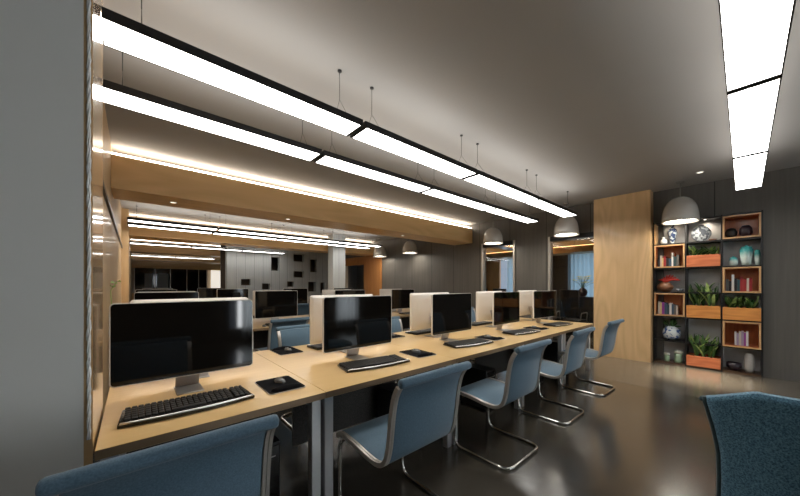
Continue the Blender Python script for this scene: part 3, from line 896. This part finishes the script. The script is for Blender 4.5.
g.build('leaves', 'leaf_light', t)

# ------------------------------------------------------------------ bookshelf
XF, XB = 6.78, 7.06
YS = [1.105, 0.672, 0.242, -0.185]
ZS = [0.03, 0.41, 0.83, 1.25, 1.67, 2.09, 2.47]
bs = thing('bookshelf', 'tall black-framed bookshelf with wooden cubes and planters on the end wall', 'bookshelf', (XF, 0.46, 0))
def bp(x0, x1, y0, y1, z0, z1, name, mat, bv=0.0):
    lo, hi = min(y0, y1), max(y0, y1)
    return MB().box(x0 - XF, x1 - XF, lo - 0.46, hi - 0.46, z0, z1, bv, 1).build(name, mat, bs)
for i, y in enumerate(YS): bp(XF, XB, y - 0.010, y + 0.010, 0, 2.48, 'post', 'black_metal')
for c in range(3):
    a, b = YS[c + 1] + 0.010, YS[c] - 0.010
    for k, z in enumerate(ZS): bp(XF, XB, a, b, z - 0.022 if k else 0.0, z, 'shelf_board', 'black_metal' if k else 'base_wood')
bp(XB, XB + 0.02, YS[3], YS[0], 0, 2.48, 'back_panel', 'shelf_back')
def cube(c, r):
    a, b = YS[c + 1] + 0.011, YS[c] - 0.011
    z0, z1 = ZS[r] + 0.001, ZS[r + 1] - 0.023
    m = MB(); th = 0.022
    m.box(XF - 0.02 - XF, XB - 0.002 - XF, a - 0.46, b - 0.46, z0, z0 + th); m.box(-0.02, XB - 0.002 - XF, a - 0.46, b - 0.46, z1 - th, z1)
    m.box(-0.02, XB - 0.002 - XF, a - 0.46, a + th - 0.46, z0 + th, z1 - th); m.box(-0.02, XB - 0.002 - XF, b - th - 0.46, b - 0.46, z0 + th, z1 - th)
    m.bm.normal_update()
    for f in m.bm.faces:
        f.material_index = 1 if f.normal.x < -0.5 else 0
    m.mi = 0
    m.box(XB - 0.012 - XF, XB - 0.004 - XF, a + th - 0.46, b - th - 0.46, z0 + th, z1 - th)
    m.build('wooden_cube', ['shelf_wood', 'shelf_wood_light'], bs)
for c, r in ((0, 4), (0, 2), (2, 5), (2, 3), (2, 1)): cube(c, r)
bp(XF - 0.012, XB, YS[0] - 0.034, YS[0] - 0.011, 2.091, 2.447, 'side_board', 'shelf_wood_light')
def zf(r, cubed=False): return ZS[r] + (0.0235 if cubed else 0.0008)
# little spotlights in the two top left compartments
for c in (0, 1):
    yc = (YS[c] + YS[c + 1]) / 2 - 0.02
    s = MB().lathe([(0, 0), (0.016, 0), (0.016, -0.012), (0, -0.012)], (0.05, yc - 0.46, 2.447), 14).build('spotlight', 'downlight_glow', bs)
    d = bpy.data.lights.new('shelf_spot', 'SPOT'); d.energy = 3.2; d.color = (1, 0.88, 0.7); d.spot_size = R(110); d.spot_blend = 0.8; d.shadow_soft_size = 0.02
    o = bpy.data.objects.new('shelf_spot', d); COL.objects.link(o); o.parent = bs; o.location = (0.13, yc - 0.46, 2.43); o.rotation_euler = (0, R(-35), 0)

# planters
def leaves(parent, y0, y1, z, h, n, seed, spread=0.24):
    random.seed(seed)
    pls = []
    for k in range(n):
        px = random.uniform(0.05, 0.2); py = y0 + (y1 - y0) * (k + 0.5) / n + random.uniform(-0.02, 0.02)
        m = MB()
        for j in range(13):
            a = random.uniform(0, 6.28); hh = h * random.uniform(0.7, 1.45); sp = spread * random.uniform(0.3, 1.2); wd = 0.0155 * random.uniform(0.8, 1.3)
            d = Vector((math.cos(a), math.sin(a), 0)); sd = Vector((-d.y, d.x, 0))
            prev = None
            for q in range(6):
                u = q / 5
                cp = Vector((px, py, z)) + d * (sp * u ** 1.5 * 1.2) + Vector((0, 0, hh * (u - 0.30 * u ** 3)))
                cp.y = min(max(cp.y, y0 - 0.02), y1 + 0.02); cp.x = max(-0.03, min(cp.x, 0.25))
                ww = wd * (math.sin(math.pi * min(0.97, 0.18 + 0.8 * u)))
                aa, bb = m.bm.verts.new(cp - sd * ww), m.bm.verts.new(cp + sd * ww)
                if prev:
                    f = m.bm.faces.new((prev[0], aa, bb, prev[1])); f.smooth = True; f.material_index = 1 if j % 3 == 0 else 0
                prev = (aa, bb)
        m.build('plant', ['leaf_green', 'leaf_light'], parent)
wood('planter_wood_red', (0.42, 0.10, 0.035), (0.66, 0.22, 0.09), 'Y', 2.5, 0.45, 0.2, 0.4)
def planter(c, r, hh, plant_h, label, seed):
    y1, y0 = YS[c] - 0.012, YS[c + 1] + 0.012
    t = thing('planter', label, 'planter', (XF, 0, zf(r)))
    m = MB(); m.box(-0.03, -0.008, y0, y1, 0, hh, 0.003, 1); m.box(0.235, 0.255, y0, y1, 0, hh)
    m.box(-0.008, 0.235, y0, y0 + 0.016, 0, hh); m.box(-0.008, 0.235, y1 - 0.016, y1, 0, hh); m.box(-0.008, 0.235, y0 + 0.016, y1 - 0.016, 0, 0.015)
    m.build('wooden_trough', 'planter_wood_red' if seed in (11, 13) else 'planter_wood', t)
    MB().box(-0.007, 0.234, y0 + 0.017, y1 - 0.017, 0.016, hh - 0.025).build('soil', 'soil', t)
    leaves(t, y0 + 0.05, y1 - 0.05, hh - 0.03, plant_h, 5, seed)
planter(1, 4, 0.19, 0.20, 'reddish wooden planter of leafy plants, topmost in the middle bookshelf column', 11)
planter(1, 2, 0.20, 0.42, 'wooden planter of leafy plants at middle height in the middle bookshelf column', 12)
planter(1, 0, 0.17, 0.40, 'wooden planter of leafy plants at the bottom of the middle bookshelf column', 13)
planter(2, 2, 0.19, 0.22, 'wooden planter of leafy plants in the right bookshelf column', 14)

# books
BK = [(0.30, 0.05, 0.30), (0.55, 0.5, 0.42), (0.05, 0.09, 0.14), (0.03, 0.07, 0.08), (0.72, 0.72, 0.70), (0.32, 0.025, 0.025), (0.12, 0.12, 0.11), (0.35, 0.28, 0.40), (0.65, 0.55, 0.25), (0.015, 0.015, 0.02)]
for i, c in enumerate(BK): plain('book_%d' % i, c, 0.55)
BN = ['purple', 'cream', 'navy', 'teal', 'white', 'red', 'dark grey', 'lilac', 'mustard', 'black']
def books(c, r, ystart, seq, where, seed, grp):
    random.seed(seed)
    y = ystart; cnt = {}
    for q, (col, h, th) in enumerate(seq):
        pos = q + 1
        lab = f'{BN[col]} book, {["leftmost", "second", "third", "fourth", "fifth", "sixth", "seventh", "eighth", "ninth"][q]}{" from left" if q else ""} in the {where}'
        t = thing('book', lab, 'book', (XF + 0.07, y - th / 2, zf(r, True)), 0, grp)
        d = 0.15
        m = MB(); m.box(0, d, -th / 2, -th / 2 + 0.0025, 0, h); m.box(0, d, th / 2 - 0.0025, th / 2, 0, h); m.box(-0.002, 0.0, -th / 2, th / 2, 0, h)
        m.build('cover', 'book_%d' % col, t)
        MB().box(0.001, d - 0.003, -th / 2 + 0.003, th / 2 - 0.003, 0.004, h - 0.004).build('pages', 'paper', t)
        y -= th + 0.002
books(0, 4, YS[0] - 0.05, [(9, .17, .03), (1, .20, .022), (8, .16, .02), (5, .18, .035), (9, .15, .035), (2, .14, .035), (4, .24, .022), (3, .17, .04), (6, .20, .03)], 'upper left wooden cube', 1, 'books in the upper left cube')
books(0, 2, YS[0] - 0.05, [(1, .22, .026), (8, .20, .026), (0, .21, .034), (2, .20, .034), (3, .18, .03), (4, .20, .028), (2, .18, .03), (6, .17, .026), (1, .16, .026)], 'lower left wooden cube', 2, 'books in the lower left cube')
books(2, 3, YS[2] - 0.045, [(6, .19, .03), (9, .16, .03), (4, .26, .026), (9, .20, .03), (3, .18, .03), (5, .22, .03), (5, .19, .035), (1, .20, .024), (5, .21, .03)], 'right column middle wooden cube', 3, 'books in the right middle cube')
books(2, 1, YS[2] - 0.14, [(4, .20, .02), (7, .18, .024), (1, .21, .024), (7, .22, .026), (0, .20, .02), (4, .22, .024)], 'right column lower wooden cube', 4, 'books in the right lower cube')

# ornaments
def lat(name, label, cat, y, z, prof, mat, x=0.12, seg=28, sx=1, sy=1, part='body'):
    t = thing(name, label, cat, (XF + x, y, z))
    MB().lathe(prof, (0, 0, 0), seg, sx=sx, sy=sy).build(part, mat, t)
    return t
lat('tall_vase', 'slender blue-patterned vase in the top left bookshelf compartment', 'vase', 0.80 + 0.06, zf(5), [(0, 0), (0.035, 0), (0.03, 0.02), (0.045, 0.09), (0.068, 0.19), (0.055, 0.25), (0.022, 0.28), (0.02, 0.30), (0.045, 0.325), (0.04, 0.325), (0.016, 0.30), (0, 0.28)], 'blue_patterned_vase')
lat('small_jar', 'small pale jar left of the slender blue-patterned vase', 'jar', 0.98, zf(5), [(0, 0), (0.032, 0), (0.05, 0.04), (0.042, 0.085), (0.02, 0.095), (0.02, 0.11), (0.03, 0.125), (0, 0.14)], 'ceramic_white')
lat('round_plate_vase', 'round pale patterned moon vase lit in the top middle bookshelf compartment', 'vase', 0.49, zf(5), [(0, 0), (0.05, 0), (0.055, 0.012), (0.09, 0.04), (0.125, 0.10), (0.125, 0.16), (0.09, 0.225), (0.05, 0.25), (0.035, 0.262), (0.04, 0.28), (0.03, 0.28), (0, 0.25)], 'pale_patterned', sx=0.55)
lat('dark_dish', 'small dark oval dish right of the round patterned vase', 'dish', 0.345, zf(5), [(0, 0), (0.03, 0), (0.055, 0.025), (0.05, 0.028), (0, 0.01)], 'brown_clay')
lat('bowl', 'grey round vase in the top right wooden cube, left one', 'vase', 0.14, zf(5, True), [(0, 0), (0.03, 0), (0.065, 0.04), (0.07, 0.09), (0.05, 0.14), (0.02, 0.155), (0, 0.15)], 'key_black', seg=24)
lat('bowl', 'dark round vase in the top right wooden cube, right one', 'vase', -0.02, zf(5, True), [(0, 0), (0.04, 0), (0.075, 0.06), (0.07, 0.13), (0.04, 0.175), (0, 0.175)], 'vase_dark', seg=24)
lat('lidded_jar', 'small turquoise-topped lidded jar beside the tall turquoise jar', 'jar', 0.115, zf(4), [(0, 0), (0.04, 0), (0.052, 0.03), (0.054, 0.085), (0.044, 0.11), (0.042, 0.125), (0.03, 0.135), (0.012, 0.138), (0.012, 0.15), (0, 0.152)], 'turquoise_glaze')
lat('lidded_jar', 'tall turquoise and white lidded jar in the right bookshelf column', 'jar', -0.025, zf(4), [(0, 0), (0.05, 0), (0.056, 0.06), (0.072, 0.17), (0.076, 0.235), (0.072, 0.255), (0.060, 0.262), (0.062, 0.285), (0.040, 0.292), (0.016, 0.295), (0.018, 0.31), (0, 0.315)], 'turquoise_glaze')
lat('lidded_jar', 'dark teal jar at the shelf edge right of the tall turquoise jar', 'jar', -0.138, zf(4), [(0, 0), (0.025, 0), (0.032, 0.08), (0.033, 0.18), (0.026, 0.23), (0, 0.24)], 'turquoise_glaze', seg=20)
t = lat('porcelain_pot', 'round blue and white porcelain pot with a small green plant', 'vase', 0.87, zf(1), [(0, 0), (0.06, 0), (0.115, 0.05), (0.135, 0.115), (0.115, 0.185), (0.07, 0.225), (0.075, 0.24), (0.06, 0.24), (0, 0.2)], 'blue_white_porcelain')
g = MB(); random.seed(5)
for k in range(26):
    a = random.uniform(0, 6.28); rr_ = random.uniform(0.03, 0.12); zz = random.uniform(0.25, 0.36)
    g.face([(0.02 * math.cos(a), 0.02 * math.sin(a), 0.21), (rr_ * math.cos(a - .25), rr_ * math.sin(a - .25), zz), (rr_ * 1.25 * math.cos(a), rr_ * 1.25 * math.sin(a), zz - 0.01), (rr_ * math.cos(a + .25), rr_ * math.sin(a + .25), zz)])
g.build('plant', 'leaf_green', t)
t = thing('coral_ornament', 'red coral-like ornament on a brown base in the left bookshelf column', 'ornament', (XF + 0.12, 0.90, zf(3)))
MB().lathe([(0, 0), (0.06, 0), (0.11, 0.05), (0.12, 0.09), (0.08, 0.15), (0.03, 0.17), (0, 0.17)], (0, 0.06, 0), 24).build('base', 'brown_clay', t)
g = MB(); random.seed(8)
for k in range(9):
    a = -0.9 + k * 0.23
    pts = [(0, 0.06, 0.16), (0.01, 0.06 - 0.08 * math.sin(a) - 0.02, 0.21), (0.0, 0.03 - 0.19 * math.sin(a + 0.2), 0.25 + 0.05 * math.cos(3 * a))]
    g.tube(pts, [0.012, 0.016, 0.009], 7)
g.build('coral', 'coral_red', t)
lat('shallow_bowl', 'shallow pale bowl right of the red ornament in the left bookshelf column', 'bowl', 0.757, zf(3), [(0, 0), (0.025, 0), (0.05, 0.03), (0.062, 0.055), (0.056, 0.055), (0, 0.012)], 'blue_white_porcelain')
plain('jar_green', (0.30, 0.42, 0.28), 0.3); plain('jar_white', (0.62, 0.64, 0.55), 0.3)
for y, s, l in ((0.93, 0.8, 'small pale green lidded canister, left of two at shelf bottom'), (0.775, 1.15, 'larger pale green lidded canister, right of two at shelf bottom')):
    t = lat('canister', l, 'jar', y, zf(0), [(0, 0), (0.045 * s, 0), (0.048 * s, 0.05 * s), (0.042 * s, 0.09 * s), (0.048 * s, 0.14 * s), (0, 0.14 * s)], 'jar_green', x=0.08)
    MB().lathe([(0, 0.1405 * s), (0.052 * s, 0.1405 * s), (0.052 * s, 0.175 * s), (0, 0.18 * s)], (0, 0, 0), 24).build('lid', 'jar_white', t)
lat('white_vase', 'tall rounded white vase at the bottom right of the bookshelf', 'vase', -0.055, zf(0), [(0, 0), (0.042, 0), (0.054, 0.07), (0.057, 0.18), (0.050, 0.25), (0.032, 0.29), (0.03, 0.295), (0, 0.28)], 'vase_cream', x=0.10)
lat('glass_bowl', 'low dark glass bowl left of the tall white vase', 'bowl', 0.11, zf(0), [(0, 0), (0.04, 0), (0.09, 0.06), (0.085, 0.12), (0.08, 0.12), (0.083, 0.06), (0, 0.008)], 'vase_dark', x=0.10)

# ------------------------------------------------------------------ armchair at lower right
AW = 0.72
t = thing('upholstered_armchair', 'teal-blue tweed upholstered chair back in the lower right corner', 'armchair', (2.085, 0.13, 0), R(-80))
EDGE = [(0.20, 0.060), (0.40, 0.060), (0.52, 0.056), (0.58, 0.047), (0.65, 0.034), (0.71, 0.020), (0.76, 0.009), (0.79, 0.001), (0.808, 0.002)]
m = MB(); grids = []
NU = 30
def backp(u, z, off):
    e = 0
    for (za, ea), (zb, eb) in zip(EDGE, EDGE[1:]):
        if za <= z <= zb: e = ea + (eb - ea) * (z - za) / (zb - za)
    x = e + (AW - 2 * e) * u
    y = 0.10 * (2 * u - 1) ** 2 - 0.26 + 0.04 * (1 - (z - 0.3) / 0.5) + off
    rise = 0.075 * min(1, x / 0.16) * (1 if x < AW / 2 else min(1, (AW - x) / 0.14) ** 0.8 if x < AW else 0)
    return Vector((x, y + 0.16, z + rise * max(0, (z - 0.3) / 0.508)))
zs_ = [0.22 + 0.588 * k / 20 for k in range(21)]
for off in (0.0, 0.035):
    grids.append([[m.bm.verts.new(backp(u / NU, z, off)) for u in range(NU + 1)] for z in zs_])
for g_ in grids:
    for v in range(20):
        for u in range(NU):
            f = m.bm.faces.new((g_[v][u], g_[v][u + 1], g_[v + 1][u + 1], g_[v + 1][u])); f.smooth = True
A_, B_ = grids
for v in range(20):
    for u in (0, NU): m.bm.faces.new((A_[v][u], B_[v][u], B_[v + 1][u], A_[v + 1][u]))
for u in range(NU):
    for v in (0, 20): m.bm.faces.new((A_[v][u], A_[v][u + 1], B_[v][u + 1], B_[v][u]))
sh = m.build('backrest', 'armchair_blue', t)
pp_ = [backp(0, z, 0.017) + Vector((-0.004, 0, 0)) for z in zs_] 
pq_ = [backp(1, z, 0.017) + Vector((0.004, 0, 0)) for z in zs_][::-1]
MB().tube([tuple(p) for p in pp_], 0.012, 8).tube([tuple(p) for p in pq_], 0.012, 8).build('piping', 'armchair_piping', t)
MB().tube([tuple(backp(0, z, 0.017) + Vector((-0.012, 0.01, 0))) for z in (0.775, 0.79, 0.802)], [0.006, 0.016, 0.008], 8).build('corner_tab', 'armchair_piping', t)
MB().box(0.12, AW - 0.12, 0.02, 0.48, 0.32, 0.45, 0.04, 3).build('seat_cushion', 'armchair_blue', t)
for x in (0.18, AW - 0.18):
    for y in (0.06, 0.42): MB().tube([(x, y, 0.32), (x + (0.02 if x > 0.3 else -0.02), y, 0.0)], [0.018, 0.012], 10).build('leg', 'leg_metal', t)
